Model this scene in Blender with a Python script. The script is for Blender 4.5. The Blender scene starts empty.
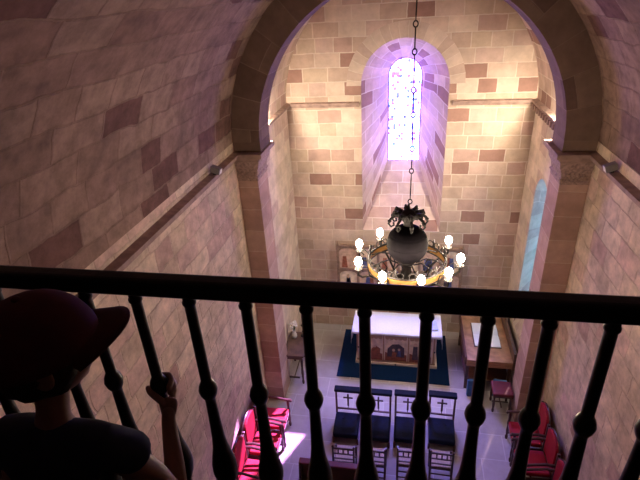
import bpy, bmesh, math, random
from mathutils import Vector, Matrix
random.seed(7)
C = bpy.context.scene
COL = C.collection
PI = math.pi
V = Vector

# ------------------------------------------------------------------ helpers
def link(o, parent=None):
    COL.objects.link(o)
    if parent is not None: o.parent = parent
    return o

def obj(name, bm, mats, parent=None, smooth=False, bevel=0.0, seg=2, subsurf=0, loc=None, angle=40):
    bmesh.ops.recalc_face_normals(bm, faces=bm.faces)
    me = bpy.data.meshes.new(name)
    bm.to_mesh(me); bm.free()
    if not isinstance(mats, (list, tuple)): mats = [mats]
    for m in mats: me.materials.append(m)
    if smooth:
        for p in me.polygons: p.use_smooth = True
        if angle and hasattr(me, 'set_sharp_from_angle'): me.set_sharp_from_angle(angle=math.radians(angle))
    o = bpy.data.objects.new(name, me)
    if loc: o.location = loc
    link(o, parent)
    if bevel:
        b = o.modifiers.new('bevel', 'BEVEL'); b.width = bevel; b.segments = seg; b.limit_method = 'ANGLE'
    if subsurf:
        s = o.modifiers.new('sub', 'SUBSURF'); s.levels = subsurf; s.render_levels = subsurf
    return o

def tag(o, label=None, cat=None, group=None, kind=None):
    if label: o['label'] = label
    if cat: o['category'] = cat
    if group: o['group'] = group
    if kind: o['kind'] = kind
    return o

def empty(name, loc, rz=0.0, label=None, cat=None, group=None):
    o = bpy.data.objects.new(name, None); COL.objects.link(o)
    o.location = loc; o.rotation_euler = (0, 0, rz); o.empty_display_size = 0.1
    return tag(o, label, cat, group)

def copy_tree(o, parent=None):
    c = o.copy(); COL.objects.link(c); c.parent = parent
    for ch in [x for x in bpy.data.objects if x.parent == o]:
        copy_tree(ch, c)
    return c

def NB(): return bmesh.new()

def box(bm, x0, x1, y0, y1, z0, z1, M=None, mi=0):
    vs = [bm.verts.new((x, y, z)) for z in (z0, z1) for y in (y0, y1) for x in (x0, x1)]
    if M is not None:
        for v in vs: v.co = M @ v.co
    for f in ((0, 1, 3, 2), (4, 5, 7, 6), (0, 1, 5, 4), (2, 3, 7, 6), (0, 2, 6, 4), (1, 3, 7, 5)):
        fc = bm.faces.new([vs[i] for i in f]); fc.material_index = mi
    return vs

def lathe(bm, prof, n=20, c=(0, 0, 0), M=None, mi=0, sx=1, sy=1):
    rings = []
    for r, z in prof:
        ring = []
        for i in range(n):
            a = 2*PI*i/n
            p = V((c[0]+sx*r*math.cos(a), c[1]+sy*r*math.sin(a), c[2]+z))
            if M is not None: p = M @ p
            ring.append(bm.verts.new(p))
        rings.append(ring)
    for a, b in zip(rings, rings[1:]):
        for i in range(n):
            f = bm.faces.new((a[i], a[(i+1) % n], b[(i+1) % n], b[i])); f.material_index = mi
    if prof[0][0] > 1e-5:
        bm.faces.new(rings[0][::-1]).material_index = mi
    if prof[-1][0] > 1e-5:
        bm.faces.new(rings[-1]).material_index = mi
    bmesh.ops.remove_doubles(bm, verts=[v for r in (rings[0], rings[-1]) for v in r], dist=1e-6)

def tube(bm, pts, r, n=8, mi=0, cap=True):
    pts = [V(p) for p in pts]
    if not isinstance(r, (list, tuple)): r = [r]*len(pts)
    prev = None; rings = []
    for i, p in enumerate(pts):
        t = (pts[min(i+1, len(pts)-1)] - pts[max(i-1, 0)]).normalized()
        if prev is None:
            u = t.orthogonal().normalized()
        else:
            u = (prev - t*prev.dot(t)).normalized()
        prev = u; w = t.cross(u)
        rings.append([bm.verts.new(p + (u*math.cos(2*PI*k/n) + w*math.sin(2*PI*k/n))*r[i]) for k in range(n)])
    for a, b in zip(rings, rings[1:]):
        for k in range(n):
            bm.faces.new((a[k], a[(k+1) % n], b[(k+1) % n], b[k])).material_index = mi
    if cap:
        bm.faces.new(rings[0][::-1]).material_index = mi; bm.faces.new(rings[-1]).material_index = mi

def torus(bm, c, R, r, M=None, n=16, k=8, sx=1.0, sy=1.0, mi=0):
    rings = []
    for i in range(n):
        a = 2*PI*i/n; ring = []
        for j in range(k):
            b = 2*PI*j/k
            p = V(((R + r*math.cos(b))*math.cos(a)*sx, (R + r*math.cos(b))*math.sin(a)*sy, r*math.sin(b)))
            if M is not None: p = M @ p
            ring.append(bm.verts.new(p + V(c)))
        rings.append(ring)
    for i in range(n):
        a, b = rings[i], rings[(i+1) % n]
        for j in range(k): bm.faces.new((a[j], a[(j+1) % k], b[(j+1) % k], b[j])).material_index = mi

def ball(bm, c, r, n=16, m=10, s=(1, 1, 1), M=None, mi=0):
    prof = [(max(r*math.sin(PI*j/m), 0), -r*math.cos(PI*j/m)) for j in range(m+1)]
    base = len(bm.verts)
    bm.verts.ensure_lookup_table()
    b2 = bmesh.new(); lathe(b2, prof, n)
    vm = {}
    for v in b2.verts:
        p = V((v.co.x*s[0], v.co.y*s[1], v.co.z*s[2]))
        if M is not None: p = M @ p
        vm[v] = bm.verts.new(p + V(c))
    for f in b2.faces:
        bm.faces.new([vm[v] for v in f.verts]).material_index = mi
    b2.free()

def prism(bm, pts, d0, d1, axis='y', mi=0):
    """extrude a 2-D outline (a,b) along an axis"""
    def P(a, b, d):
        return {'y': (a, d, b), 'x': (d, a, b), 'z': (a, b, d)}[axis]
    A = [bm.verts.new(P(a, b, d0)) for a, b in pts]; B = [bm.verts.new(P(a, b, d1)) for a, b in pts]
    n = len(pts)
    for i in range(n):
        bm.faces.new((A[i], A[(i+1) % n], B[(i+1) % n], B[i])).material_index = mi
    bm.faces.new(A[::-1]).material_index = mi; bm.faces.new(B).material_index = mi

def boxuv(bm, s=1.0, off=(0, 0)):
    uv = bm.loops.layers.uv.verify()
    bm.normal_update()
    for f in bm.faces:
        n = f.normal
        for l in f.loops:
            c = l.vert.co
            if abs(n.x) >= abs(n.y) and abs(n.x) >= abs(n.z): q = (c.y, c.z)
            elif abs(n.y) >= abs(n.z): q = (c.x, c.z)
            else: q = (c.x, c.y)
            l[uv].uv = (q[0]*s+off[0], q[1]*s+off[1])

def uvface(bm, cos, uvs):
    uv = bm.loops.layers.uv.verify()
    f = bm.faces.new([bm.verts.new(c) for c in cos])
    for l, u in zip(f.loops, uvs): l[uv].uv = u
    return f

# ------------------------------------------------------------------ materials
def N(nt, t, **k):
    n = nt.nodes.new(t)
    for a, b in k.items(): setattr(n, a, b)
    return n

def base_mat(name):
    m = bpy.data.materials.new(name); m.use_nodes = True
    nt = m.node_tree; return m, nt, nt.nodes['Principled BSDF']

def mat(name, col, rough=0.6, metal=0.0, var=0.15, scale=12, bump=0.0, spec=None, emis=None, estr=0, sheen=0):
    m, nt, b = base_mat(name)
    tc = N(nt, 'ShaderNodeTexCoord')
    no = N(nt, 'ShaderNodeTexNoise'); no.inputs['Scale'].default_value = scale; no.inputs['Detail'].default_value = 5
    nt.links.new(tc.outputs['Object'], no.inputs['Vector'])
    r = N(nt, 'ShaderNodeValToRGB')
    c0 = [max(0, c*(1-var)) for c in col]; c1 = [min(1, c*(1+var)) for c in col]
    r.color_ramp.elements[0].position = .3; r.color_ramp.elements[1].position = .7
    r.color_ramp.elements[0].color = (*c0, 1); r.color_ramp.elements[1].color = (*c1, 1)
    nt.links.new(no.outputs['Fac'], r.inputs['Fac']); nt.links.new(r.outputs['Color'], b.inputs['Base Color'])
    b.inputs['Roughness'].default_value = rough; b.inputs['Metallic'].default_value = metal
    if spec is not None: b.inputs['Specular IOR Level'].default_value = spec
    if sheen: b.inputs['Sheen Weight'].default_value = sheen
    if bump:
        bp = N(nt, 'ShaderNodeBump'); bp.inputs['Strength'].default_value = bump; bp.inputs['Distance'].default_value = .01
        nt.links.new(no.outputs['Fac'], bp.inputs['Height']); nt.links.new(bp.outputs['Normal'], b.inputs['Normal'])
    if emis:
        b.inputs['Emission Color'].default_value = (*emis, 1); b.inputs['Emission Strength'].default_value = estr
    return m

def wood(name, col, rough=.45, sc=(3, 3, 25)):
    m, nt, b = base_mat(name)
    tc = N(nt, 'ShaderNodeTexCoord'); mp = N(nt, 'ShaderNodeMapping'); mp.inputs['Scale'].default_value = sc
    no = N(nt, 'ShaderNodeTexNoise'); no.inputs['Scale'].default_value = 2; no.inputs['Detail'].default_value = 6
    r = N(nt, 'ShaderNodeValToRGB')
    r.color_ramp.elements[0].position = .3; r.color_ramp.elements[1].position = .75
    r.color_ramp.elements[0].color = (*[c*.6 for c in col], 1); r.color_ramp.elements[1].color = (*[min(1, c*1.3) for c in col], 1)
    nt.links.new(tc.outputs['Object'], mp.inputs['Vector']); nt.links.new(mp.outputs['Vector'], no.inputs['Vector'])
    nt.links.new(no.outputs['Fac'], r.inputs['Fac']); nt.links.new(r.outputs['Color'], b.inputs['Base Color'])
    b.inputs['Roughness'].default_value = rough
    return m

def stone(name, stops, bw=.55, bh=.29, mortar=(.55, .42, .34), msize=.012, rot=0, blot=.25, bump=.5, wob=.03, off=.5, seed=0):
    """coursed masonry: every block draws its own colour from the stops"""
    m, nt, b = base_mat(name); L = nt.links.new
    uv = N(nt, 'ShaderNodeTexCoord')
    mp = N(nt, 'ShaderNodeMapping'); mp.inputs['Rotation'].default_value[2] = rot; mp.inputs['Location'].default_value = (seed*3.37, seed*bh*5, 0)
    L(uv.outputs['UV'], mp.inputs['Vector'])
    nz = N(nt, 'ShaderNodeTexNoise'); nz.inputs['Scale'].default_value = 2.6; nz.inputs['Detail'].default_value = 4
    L(mp.outputs['Vector'], nz.inputs['Vector'])
    sub = N(nt, 'ShaderNodeVectorMath', operation='SUBTRACT'); sub.inputs[1].default_value = (.5, .5, .5)
    L(nz.outputs['Color'], sub.inputs[0])
    sc = N(nt, 'ShaderNodeVectorMath', operation='SCALE'); sc.inputs['Scale'].default_value = wob*2
    L(sub.outputs[0], sc.inputs[0])
    ad = N(nt, 'ShaderNodeVectorMath', operation='ADD'); L(mp.outputs['Vector'], ad.inputs[0]); L(sc.outputs[0], ad.inputs[1])
    br = N(nt, 'ShaderNodeTexBrick'); br.offset = off; br.offset_frequency = 2; br.squash = .72; br.squash_frequency = 3
    br.inputs['Color1'].default_value = (0, 0, 0, 1); br.inputs['Color2'].default_value = (1, 1, 1, 1); br.inputs['Mortar'].default_value = (.4, .4, .4, 1)
    br.inputs['Scale'].default_value = 1; br.inputs['Mortar Size'].default_value = msize; br.inputs['Mortar Smooth'].default_value = .5
    br.inputs['Brick Width'].default_value = bw; br.inputs['Row Height'].default_value = bh
    L(ad.outputs[0], br.inputs['Vector'])
    rp = N(nt, 'ShaderNodeValToRGB'); cr = rp.color_ramp; cr.interpolation = 'CONSTANT'
    while len(cr.elements) > 1: cr.elements.remove(cr.elements[-1])
    cr.elements[0].position = 0; cr.elements[0].color = (*stops[0][1], 1)
    for p, c in stops[1:]:
        e = cr.elements.new(p); e.color = (*c, 1)
    L(br.outputs['Color'], rp.inputs['Fac'])
    # weathering
    n2 = N(nt, 'ShaderNodeTexNoise'); n2.inputs['Scale'].default_value = 5; n2.inputs['Detail'].default_value = 8; n2.inputs['Roughness'].default_value = .65
    L(mp.outputs['Vector'], n2.inputs['Vector'])
    n3 = N(nt, 'ShaderNodeTexNoise'); n3.inputs['Scale'].default_value = .9; n3.inputs['Detail'].default_value = 3
    L(mp.outputs['Vector'], n3.inputs['Vector'])
    mr = N(nt, 'ShaderNodeMapRange'); mr.inputs['From Min'].default_value = .3; mr.inputs['From Max'].default_value = .7
    mr.inputs['To Min'].default_value = 1-blot; mr.inputs['To Max'].default_value = 1+blot*.6
    L(n2.outputs['Fac'], mr.inputs['Value'])
    mr3 = N(nt, 'ShaderNodeMapRange'); mr3.inputs['From Min'].default_value = .35; mr3.inputs['From Max'].default_value = .65
    mr3.inputs['To Min'].default_value = .85; mr3.inputs['To Max'].default_value = 1.12
    L(n3.outputs['Fac'], mr3.inputs['Value'])
    mu = N(nt, 'ShaderNodeMath', operation='MULTIPLY'); L(mr.outputs[0], mu.inputs[0]); L(mr3.outputs[0], mu.inputs[1])
    mx = N(nt, 'ShaderNodeMix', data_type='RGBA'); mx.inputs['B'].default_value = (*mortar, 1)
    L(br.outputs['Fac'], mx.inputs['Factor']); L(rp.outputs['Color'], mx.inputs['A'])
    sm = N(nt, 'ShaderNodeVectorMath', operation='SCALE'); L(mx.outputs['Result'], sm.inputs[0]); L(mu.outputs[0], sm.inputs['Scale'])
    L(sm.outputs[0], b.inputs['Base Color'])
    b.inputs['Roughness'].default_value = .9; b.inputs['Specular IOR Level'].default_value = .2
    inv = N(nt, 'ShaderNodeMath', operation='SUBTRACT'); inv.inputs[0].default_value = 1; L(br.outputs['Fac'], inv.inputs[1])
    hm = N(nt, 'ShaderNodeMath', operation='MULTIPLY_ADD'); L(n2.outputs['Fac'], hm.inputs[0]); hm.inputs[1].default_value = .9; L(inv.outputs[0], hm.inputs[2])
    bp = N(nt, 'ShaderNodeBump'); bp.inputs['Strength'].default_value = bump; bp.inputs['Distance'].default_value = .018
    L(hm.outputs[0], bp.inputs['Height']); L(bp.outputs['Normal'], b.inputs['Normal'])
    return m

# sandstone palettes
PAL = [(0, (.60, .45, .36)), (.16, (.52, .38, .30)), (.32, (.64, .50, .40)), (.48, (.55, .42, .32)), (.62, (.58, .42, .35)), (.78, (.50, .34, .28)), (.90, (.34, .20, .16))]
PALW = [(0, (.70, .545, .40)), (.2, (.64, .49, .36)), (.4, (.74, .59, .44)), (.58, (.66, .47, .38)), (.72, (.70, .54, .41)), (.86, (.58, .40, .32)), (.95, (.44, .28, .23))]
PALS = [(0, (.70, .58, .46)), (.3, (.64, .53, .41)), (.6, (.73, .60, .49)), (.85, (.58, .44, .36))]
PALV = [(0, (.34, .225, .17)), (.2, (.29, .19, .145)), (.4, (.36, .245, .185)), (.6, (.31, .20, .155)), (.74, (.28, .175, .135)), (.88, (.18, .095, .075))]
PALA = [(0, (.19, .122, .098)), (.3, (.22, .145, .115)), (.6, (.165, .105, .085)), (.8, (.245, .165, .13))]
M_wall = stone('sandstone_nave', PALW, .55, .30, mortar=(.64, .49, .375), seed=1, blot=.36, bump=.8, wob=.05)
M_side = stone('sandstone_chancel_side', PALS, .52, .28, mortar=(.68, .55, .44), seed=9, blot=.2, bump=.4, wob=.03)
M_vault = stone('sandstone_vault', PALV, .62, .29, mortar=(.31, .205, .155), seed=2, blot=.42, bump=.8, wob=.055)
M_end = stone('sandstone_chancel', PAL, .50, .27, mortar=(.68, .56, .46), seed=3, blot=.16, bump=.35, wob=.02)
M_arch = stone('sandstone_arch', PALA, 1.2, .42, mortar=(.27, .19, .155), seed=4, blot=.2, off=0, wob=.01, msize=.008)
M_pil = stone('sandstone_pilaster', [(0, (.48, .31, .25)), (.4, (.42, .27, .22)), (.7, (.53, .36, .29))], 1.3, .4, mortar=(.6, .46, .37), seed=5, blot=.18, off=0, wob=.012, msize=.008)
M_floor = stone('stone_flags', [(0, (.39, .345, .335)), (.4, (.35, .31, .30)), (.7, (.43, .385, .365))], .85, .55, mortar=(.50, .45, .43), seed=6, blot=.1, bump=.15, msize=.01, wob=.008)
M_corn = mat('cornice_stone', (.33, .225, .185), .9, var=.25, scale=9, bump=.5)
M_cap = mat('capital_stone', (.36, .25, .21), .9, var=.35, scale=28, bump=.9)
M_loft = wood('loft_planks', (.12, .07, .045), .7)
M_iron = mat('black_iron', (.012, .010, .010), .42, .6, var=.3, scale=30, bump=.15)
M_iron2 = mat('chandelier_iron', (.022, .018, .02), .6, .3, var=.3, scale=30, bump=.2)
M_ball = mat('dark_bronze', (.008, .006, .010), .85, 0, var=.2, scale=18, bump=.2, spec=.15)
M_brass = mat('old_brass', (.60, .33, .11), .45, .6, var=.2, scale=20)
M_bulb = mat('lit_bulb', (1, .9, .75), .3, emis=(1, .80, .56), estr=1)
M_candle = mat('candle_tube', (.8, .74, .6), .5)
M_dark = wood('dark_walnut', (.075, .035, .028), .4)
M_redwood = wood('reddish_wood', (.10, .035, .025), .4)
M_mid = wood('oak_wood', (.42, .23, .13), .45)
M_table = wood('brown_table_wood', (.13, .075, .055), .4)
M_altar = mat('pale_altar_wood', (.80, .68, .56), .6, var=.08, scale=6)
M_altar2 = mat('altar_moulding', (.46, .29, .18), .55)
M_cloth = mat('white_linen', (.70, .72, .80), .85, var=.04, scale=30, bump=.1)
M_blue = mat('navy_velvet', (.003, .006, .020), .8, var=.3, scale=10, bump=.2, spec=.2)
M_carpet = mat('blue_carpet', (.004, .017, .062), .95, spec=.1, var=.25, scale=60, bump=.5)
M_red = mat('red_velvet', (.32, .012, .026), .65, var=.12, scale=12, bump=.15, spec=.25)
M_maroon = mat('maroon_leather', (.12, .008, .013), .5, var=.15, scale=12, bump=.1)
M_rush = mat('woven_rush', (.42, .34, .27), .8, var=.25, scale=60, bump=.4)
M_white = mat('white_ceramic', (.82, .80, .78), .3, var=.03)
M_leaf = mat('green_leaf', (.05, .12, .04), .6, var=.3)
M_paper = mat('white_paper', (.85, .87, .92), .35, var=.03)
M_ink = mat('grey_ink', (.25, .26, .32), .6)
M_grey = mat('grey_metal', (.28, .26, .27), .5, .4)
M_pbg = mat('painting_gold_ground', (.78, .64, .48), .6, var=.3, scale=8)
M_pbr = mat('painting_earth', (.30, .10, .06), .6, var=.4, scale=14)
M_pdk = mat('painting_dark', (.07, .05, .07), .6, var=.4, scale=14)
M_pbl = mat('painting_blue', (.08, .10, .25), .6, var=.4, scale=14)
M_pfl = mat('painting_flesh', (.6, .42, .32), .6, var=.2, scale=14)
M_gold = mat('gilt_frame', (.30, .20, .15), .5, .1, var=.25, scale=16)
M_lead = mat('window_lead', (.06, .05, .10), .5, .3)
M_cap_red = mat('red_cotton', (.065, .006, .009), .9, var=.1, scale=40, bump=.1)
M_cap_red2 = mat('red_cotton_brim', (.05, .005, .008), .9, var=.1, scale=40)
M_shirt = mat('navy_cotton', (.014, .018, .036), .95, var=.15, scale=30, bump=.1)
M_shorts = mat('grey_shorts', (.06, .06, .07), .95)
M_skin = mat('child_skin', (.26, .14, .10), .55, var=.06, scale=8)
M_hair = mat('brown_hair', (.028, .015, .010), .7, var=.3, scale=60, bump=.5)
M_shoe = mat('dark_shoe', (.03, .03, .035), .6)
M_shade = mat('eye_dark', (.02, .015, .012), .2)

def glass(name, cols, strength, trans, cell=(.075, .075)):
    m = bpy.data.materials.new(name); m.use_nodes = True; nt = m.node_tree; L = nt.links.new
    nt.nodes.clear()
    out = N(nt, 'ShaderNodeOutputMaterial'); tc = N(nt, 'ShaderNodeTexCoord')
    mp = N(nt, 'ShaderNodeMapping'); mp.inputs['Scale'].default_value = (1/cell[0], 1/cell[1], 1)
    L(tc.outputs['UV'], mp.inputs['Vector'])
    vo = N(nt, 'ShaderNodeTexVoronoi', voronoi_dimensions='2D'); vo.inputs['Scale'].default_value = 1; vo.inputs['Randomness'].default_value = .25
    L(mp.outputs['Vector'], vo.inputs['Vector'])
    r = N(nt, 'ShaderNodeValToRGB'); cr = r.color_ramp; cr.interpolation = 'CONSTANT'
    while len(cr.elements) > 1: cr.elements.remove(cr.elements[-1])
    cr.elements[0].color = (*cols[0][1], 1)
    for p, c in cols[1:]: cr.elements.new(p).color = (*c, 1)
    sp = N(nt, 'ShaderNodeSeparateColor'); L(vo.outputs['Color'], sp.inputs[0]); L(sp.outputs[0], r.inputs['Fac'])
    em = N(nt, 'ShaderNodeEmission'); em.inputs['Strength'].default_value = strength; L(r.outputs['Color'], em.inputs['Color'])
    if trans:
        tr = N(nt, 'ShaderNodeBsdfTransparent'); tr.inputs['Color'].default_value = (*trans, 1)
        ad = N(nt, 'ShaderNodeAddShader'); L(em.outputs[0], ad.inputs[0]); L(tr.outputs[0], ad.inputs[1]); L(ad.outputs[0], out.inputs[0])
    else: L(em.outputs[0], out.inputs[0])
    return m
WSTR = 20.0
M_glass = glass('stained_glass', [(0, (.17, .10, 1.0)), (.45, (.28, .12, 1.0)), (.62, (.09, .18, 1.0)), (.84, (.05, .014, .12)), (.94, (.012, .016, .10))], WSTR, (.44, .30, .95), (.055, .06))
M_glassR = glass('pale_blue_glass', [(0, (.07, .21, .40)), (.5, (.09, .24, .40)), (.8, (.07, .22, .40))], 7, None, (.15, .2))

# ------------------------------------------------------------------ geometry constants (camera at x=0,y=0,z=7.5)
CX = -.08; RN = 2.64; RC = 2.41; RA = 2.20; ZS = 5.5
NL, NR = CX-RN, CX+RN          # nave walls
PL, PR = CX-RC, CX+RC          # chancel walls
YB, YP, YQ, YE = -3.2, 6.95, 7.5, 9.6
GZ = 5.88                      # loft floor
SE = -2.0

def struct(name, bm, m, label=None, **k):
    o = obj(name, bm, m, **k); o['kind'] = 'structure'
    if label: o['label'] = label
    return o

# floor
bm = NB(); box(bm, NL-.3, NR+.3, YB-.3, YE+.3, -.2, 0); boxuv(bm); struct('floor', bm, M_floor)
# nave side walls
bm = NB(); box(bm, NL-.35, NL, YB, YQ, 0, ZS); boxuv(bm); struct('wall_left', bm, M_wall)
bm = NB(); box(bm, NR, NR+.35, YB, YQ, 0, ZS); boxuv(bm, off=(2.3, .1)); struct('wall_right', bm, M_wall)
bm = NB(); box(bm, NL-.3, NR+.3, YB-.35, YB, 0, 8.5); boxuv(bm, off=(.3, .1)); struct('wall_back', bm, M_wall)

def vault(name, R, y0, y1, m, th=.2):
    bm = NB(); n = 40; ny = 12
    for i in range(n):
        a0, a1 = PI*i/n, PI*(i+1)/n
        for j in range(ny):
            Y0 = y0+(y1-y0)*j/ny; Y1 = y0+(y1-y0)*(j+1)/ny
            P = lambda a, y: (CX+R*math.cos(a), y, ZS+R*math.sin(a))
            uvface(bm, [P(a0, Y0), P(a1, Y0), P(a1, Y1), P(a0, Y1)], [(Y0, R*a0), (Y0, R*a1), (Y1, R*a1), (Y1, R*a0)])
    bmesh.ops.remove_doubles(bm, verts=bm.verts, dist=1e-5)
    # outer shell for thickness
    Ro = R+th
    for i in range(n):
        a0, a1 = PI*i/n, PI*(i+1)/n
        P = lambda a, y: (CX+Ro*math.cos(a), y, ZS+Ro*math.sin(a))
        uvface(bm, [P(a0, y0), P(a0, y1), P(a1, y1), P(a1, y0)], [(0, 0)]*4)
    return struct(name, bm, m, smooth=True)
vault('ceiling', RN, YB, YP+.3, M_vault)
vault('ceiling', RC, YQ-.2, YE+.02, M_end)

# transverse arch: one ring of voussoirs
def archring():
    bm = NB(); n = 48; Ro = 2.95
    for i in range(n):
        a0, a1 = PI*i/n, PI*(i+1)/n
        P = lambda r, a, y: (CX+r*math.cos(a), y, ZS+r*math.sin(a))
        # front, back, intrados
        for y in (YP, YQ):
            uvface(bm, [P(RA, a0, y), P(Ro, a0, y), P(Ro, a1, y), P(RA, a1, y)], [(.2, RA*a0), (.95, RA*a0), (.95, RA*a1), (.2, RA*a1)])
        uvface(bm, [P(RA, a0, YP), P(RA, a1, YP), P(RA, a1, YQ), P(RA, a0, YQ)], [(.2, RA*a0), (.2, RA*a1), (.75, RA*a1), (.75, RA*a0)])
    bmesh.ops.remove_doubles(bm, verts=bm.verts, dist=1e-5)
    # small stilt below springing
    for s in (-1, 1):
        xa, xb = sorted((CX+s*RA, CX+s*2.95))
        b0 = len(bm.faces); box(bm, xa, xb, YP, YQ, 5.34, ZS)
    uv = bm.loops.layers.uv.verify(); bm.faces.ensure_lookup_table()
    for f in list(bm.faces)[b0-6 if b0 > 6 else 0:]:
        if f.calc_center_median().z < ZS:
            for l in f.loops: l[uv].uv = (l.vert.co.y+l.vert.co.x+.3, l.vert.co.z-5.2)
    return bm
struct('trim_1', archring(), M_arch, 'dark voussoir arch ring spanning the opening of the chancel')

# pilasters (shaft + capital + impost)
def pilaster(n, s, xin, wall):
    root = empty('trim_%d' % n, (xin, YP, 0)); root['kind'] = 'structure'
    w = abs(wall-xin)+.1
    X = lambda a, b: tuple(sorted((-s*(-a)*1.0 if False else s*a, s*b)))
    # local: +x*s goes to the wall
    bm = NB(); x0, x1 = X(0, w); box(bm, x0, x1, 0, YQ-YP, 0, 4.86); boxuv(bm, off=(.4, .05)); obj('pilaster_shaft', bm, M_pil, root, bevel=.006)
    # plinth
    # capital: flared carved block with leaf bumps
    bm = NB()
    prof = [(0, 4.86), (.0, 4.90), (-.02, 4.93), (.0, 4.96), (-.015, 5.05), (-.05, 5.12), (-.06, 5.18), (-.06, 5.2)]
    vs = []
    for dx, z in prof:
        xi = s*dx; xo = s*w
        vs.append([bm.verts.new(c) for c in ((xi, dx, z), (xo, dx, z), (xo, YQ-YP-dx, z), (xi, YQ-YP-dx, z))])
    for a, b in zip(vs, vs[1:]):
        for i in range(4): bm.faces.new((a[i], a[(i+1) % 4], b[(i+1) % 4], b[i]))
    bm.faces.new(vs[0]); bm.faces.new(vs[-1])
    for k in range(5):
        for r in range(2):
            xx = s*(.03 + (w-.16)*(k+.5*(r % 2))/5)
            ball(bm, (xx, -.012, 4.99+.085*r), .03, 8, 6, (1, .7, 1.3))
        ball(bm, (0, .07+k*.1, 5.03), .03, 8, 6, (.7, 1, 1.5))
    obj('capital', bm, M_cap, root, smooth=True)
    # impost: stepped slab
    bm = NB()
    for (ov, z0, z1) in ((.07, 5.20, 5.235), (.10, 5.235, 5.27), (.14, 5.27, 5.345)):
        x0, x1 = X(-ov, w); box(bm, x0, x1, -ov, YQ-YP+ov*.8, z0, z1)
    obj('impost', bm, M_corn, root, bevel=.008)
    return root
pilaster(2, -1, -2.38, NL); pilaster(3, 1, 2.17, NR)

# cornices along the walls
def cornice_bm(p0, p1, inw, z, h=.13, ov=.11):
    """run from p0 to p1 (xy), profile grows towards inw (unit xy)"""
    bm = NB(); prof = [(0, z-h*1.15), (.02, z-h), (ov*.55, z-h*.55), (ov, z-h*.4), (ov, z), (0, z+.02)]
    A = [bm.verts.new((p0[0]+inw[0]*d, p0[1]+inw[1]*d, zz)) for d, zz in prof]
    B = [bm.verts.new((p1[0]+inw[0]*d, p1[1]+inw[1]*d, zz)) for d, zz in prof]
    n = len(prof)
    for i in range(n): bm.faces.new((A[i], A[(i+1) % n], B[(i+1) % n], B[i]))
    bm.faces.new(A); bm.faces.new(B[::-1]); return bm
struct('trim_4', cornice_bm((NL, YB), (NL, YP), (1, 0), 5.34), M_corn, 'left nave string course under the vault')
struct('trim_5', cornice_bm((NR, YB), (NR, YP), (-1, 0), 5.34), M_corn, 'right nave string course under the vault')
struct('trim_6', cornice_bm((PL, YQ), (PL, YE), (1, 0), 5.54, .1, .09), M_corn, 'left chancel string course')
struct('trim_8', cornice_bm((PL+.09, YE), (-1.0, YE), (0, -1), 5.54, .08, .06), M_corn, 'chancel string course left of the window')
struct('trim_9', cornice_bm((.8, YE), (PR-.09, YE), (0, -1), 5.54, .08, .06), M_corn, 'chancel string course right of the window')
bm = cornice_bm((PR, YQ), (PR, YE), (-1, 0), 5.54, .1, .10)
for k in range(12):
    y = YQ+.22+k*.16; box(bm, PR-.085, PR-.01, y, y+.07, 5.37, 5.46)
struct('trim_7', bm, M_corn, 'right chancel string course with dentils')

# wall with splayed arched window
def arch_outline(cu, half, vb, vs, n=18, ry=None):
    ry = ry or half
    pts = [(cu-half, vb)] + [(cu-half, vb+(vs-vb)*k/4) for k in range(1, 4)]
    pts += [(cu+half*math.cos(PI-PI*k/n), vs+ry*math.sin(PI-PI*k/n)) for k in range(n+1)]
    pts += [(cu+half, vs-(vs-vb)*k/4) for k in range(1, 4)] + [(cu+half, vb)]
    return pts
def holed(bm, T, u0, u1, v0, v1, out, d=0.0):
    """planar wall around an outline; T(u,v,d)->xyz"""
    us = [p[0] for p in out]; vb = out[0][1]; ul, ur = out[0][0], out[-1][0]
    def q(ps): uvface(bm, [T(a, b, d) for a, b in ps], ps)
    q([(u0, v0), (ul, v0), (ul, v1), (u0, v1)]); q([(ur, v0), (u1, v0), (u1, v1), (ur, v1)])
    q([(ul, v0), (ur, v0), (ur, vb), (ul, vb)])
    for a, b in zip(out, out[1:]):
        if b[0]-a[0] > 1e-6: q([a, b, (b[0], v1), (a[0], v1)])
def splay(bm, T, outA, outB, dA, dB):
    acc = 0; n = len(outA); dep = math.hypot(dB-dA, .5)
    for i in range(n-1):
        a, b = outA[i], outA[i+1]; c, d = outB[i], outB[i+1]; l = math.dist(a, b)
        uvface(bm, [T(*a, dA), T(*b, dA), T(*d, dB), T(*c, dB)], [(0, acc), (0, acc+l), (dep, acc+l), (dep, acc)])
        acc += l
    a, b, c, d = outA[0], outA[-1], outB[0], outB[-1]
    L = math.dist((a[1], dA), (c[1], dB))
    uvface(bm, [T(*a, dA), T(*b, dA), T(*d, dB), T(*c, dB)], [(a[0], 0), (b[0], 0), (d[0], L), (c[0], L)])

Te = lambda u, v, d: (u, YE+d, v)
WC = -.115
oA = arch_outline(WC, .84, 2.72, 5.86); oB = arch_outline(WC, .345, 4.08, 5.92)
bm = NB(); holed(bm, Te, NL-.3, NR+.3, -.1, 8.6, oA); splay(bm, Te, oA, oB, 0, .8)
# outer thickness beyond the glass
splay(bm, Te, oB, oB, .8, 1.0)
struct('wall_front', bm, M_end, 'end wall of the chancel with a deep splayed window opening')
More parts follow.
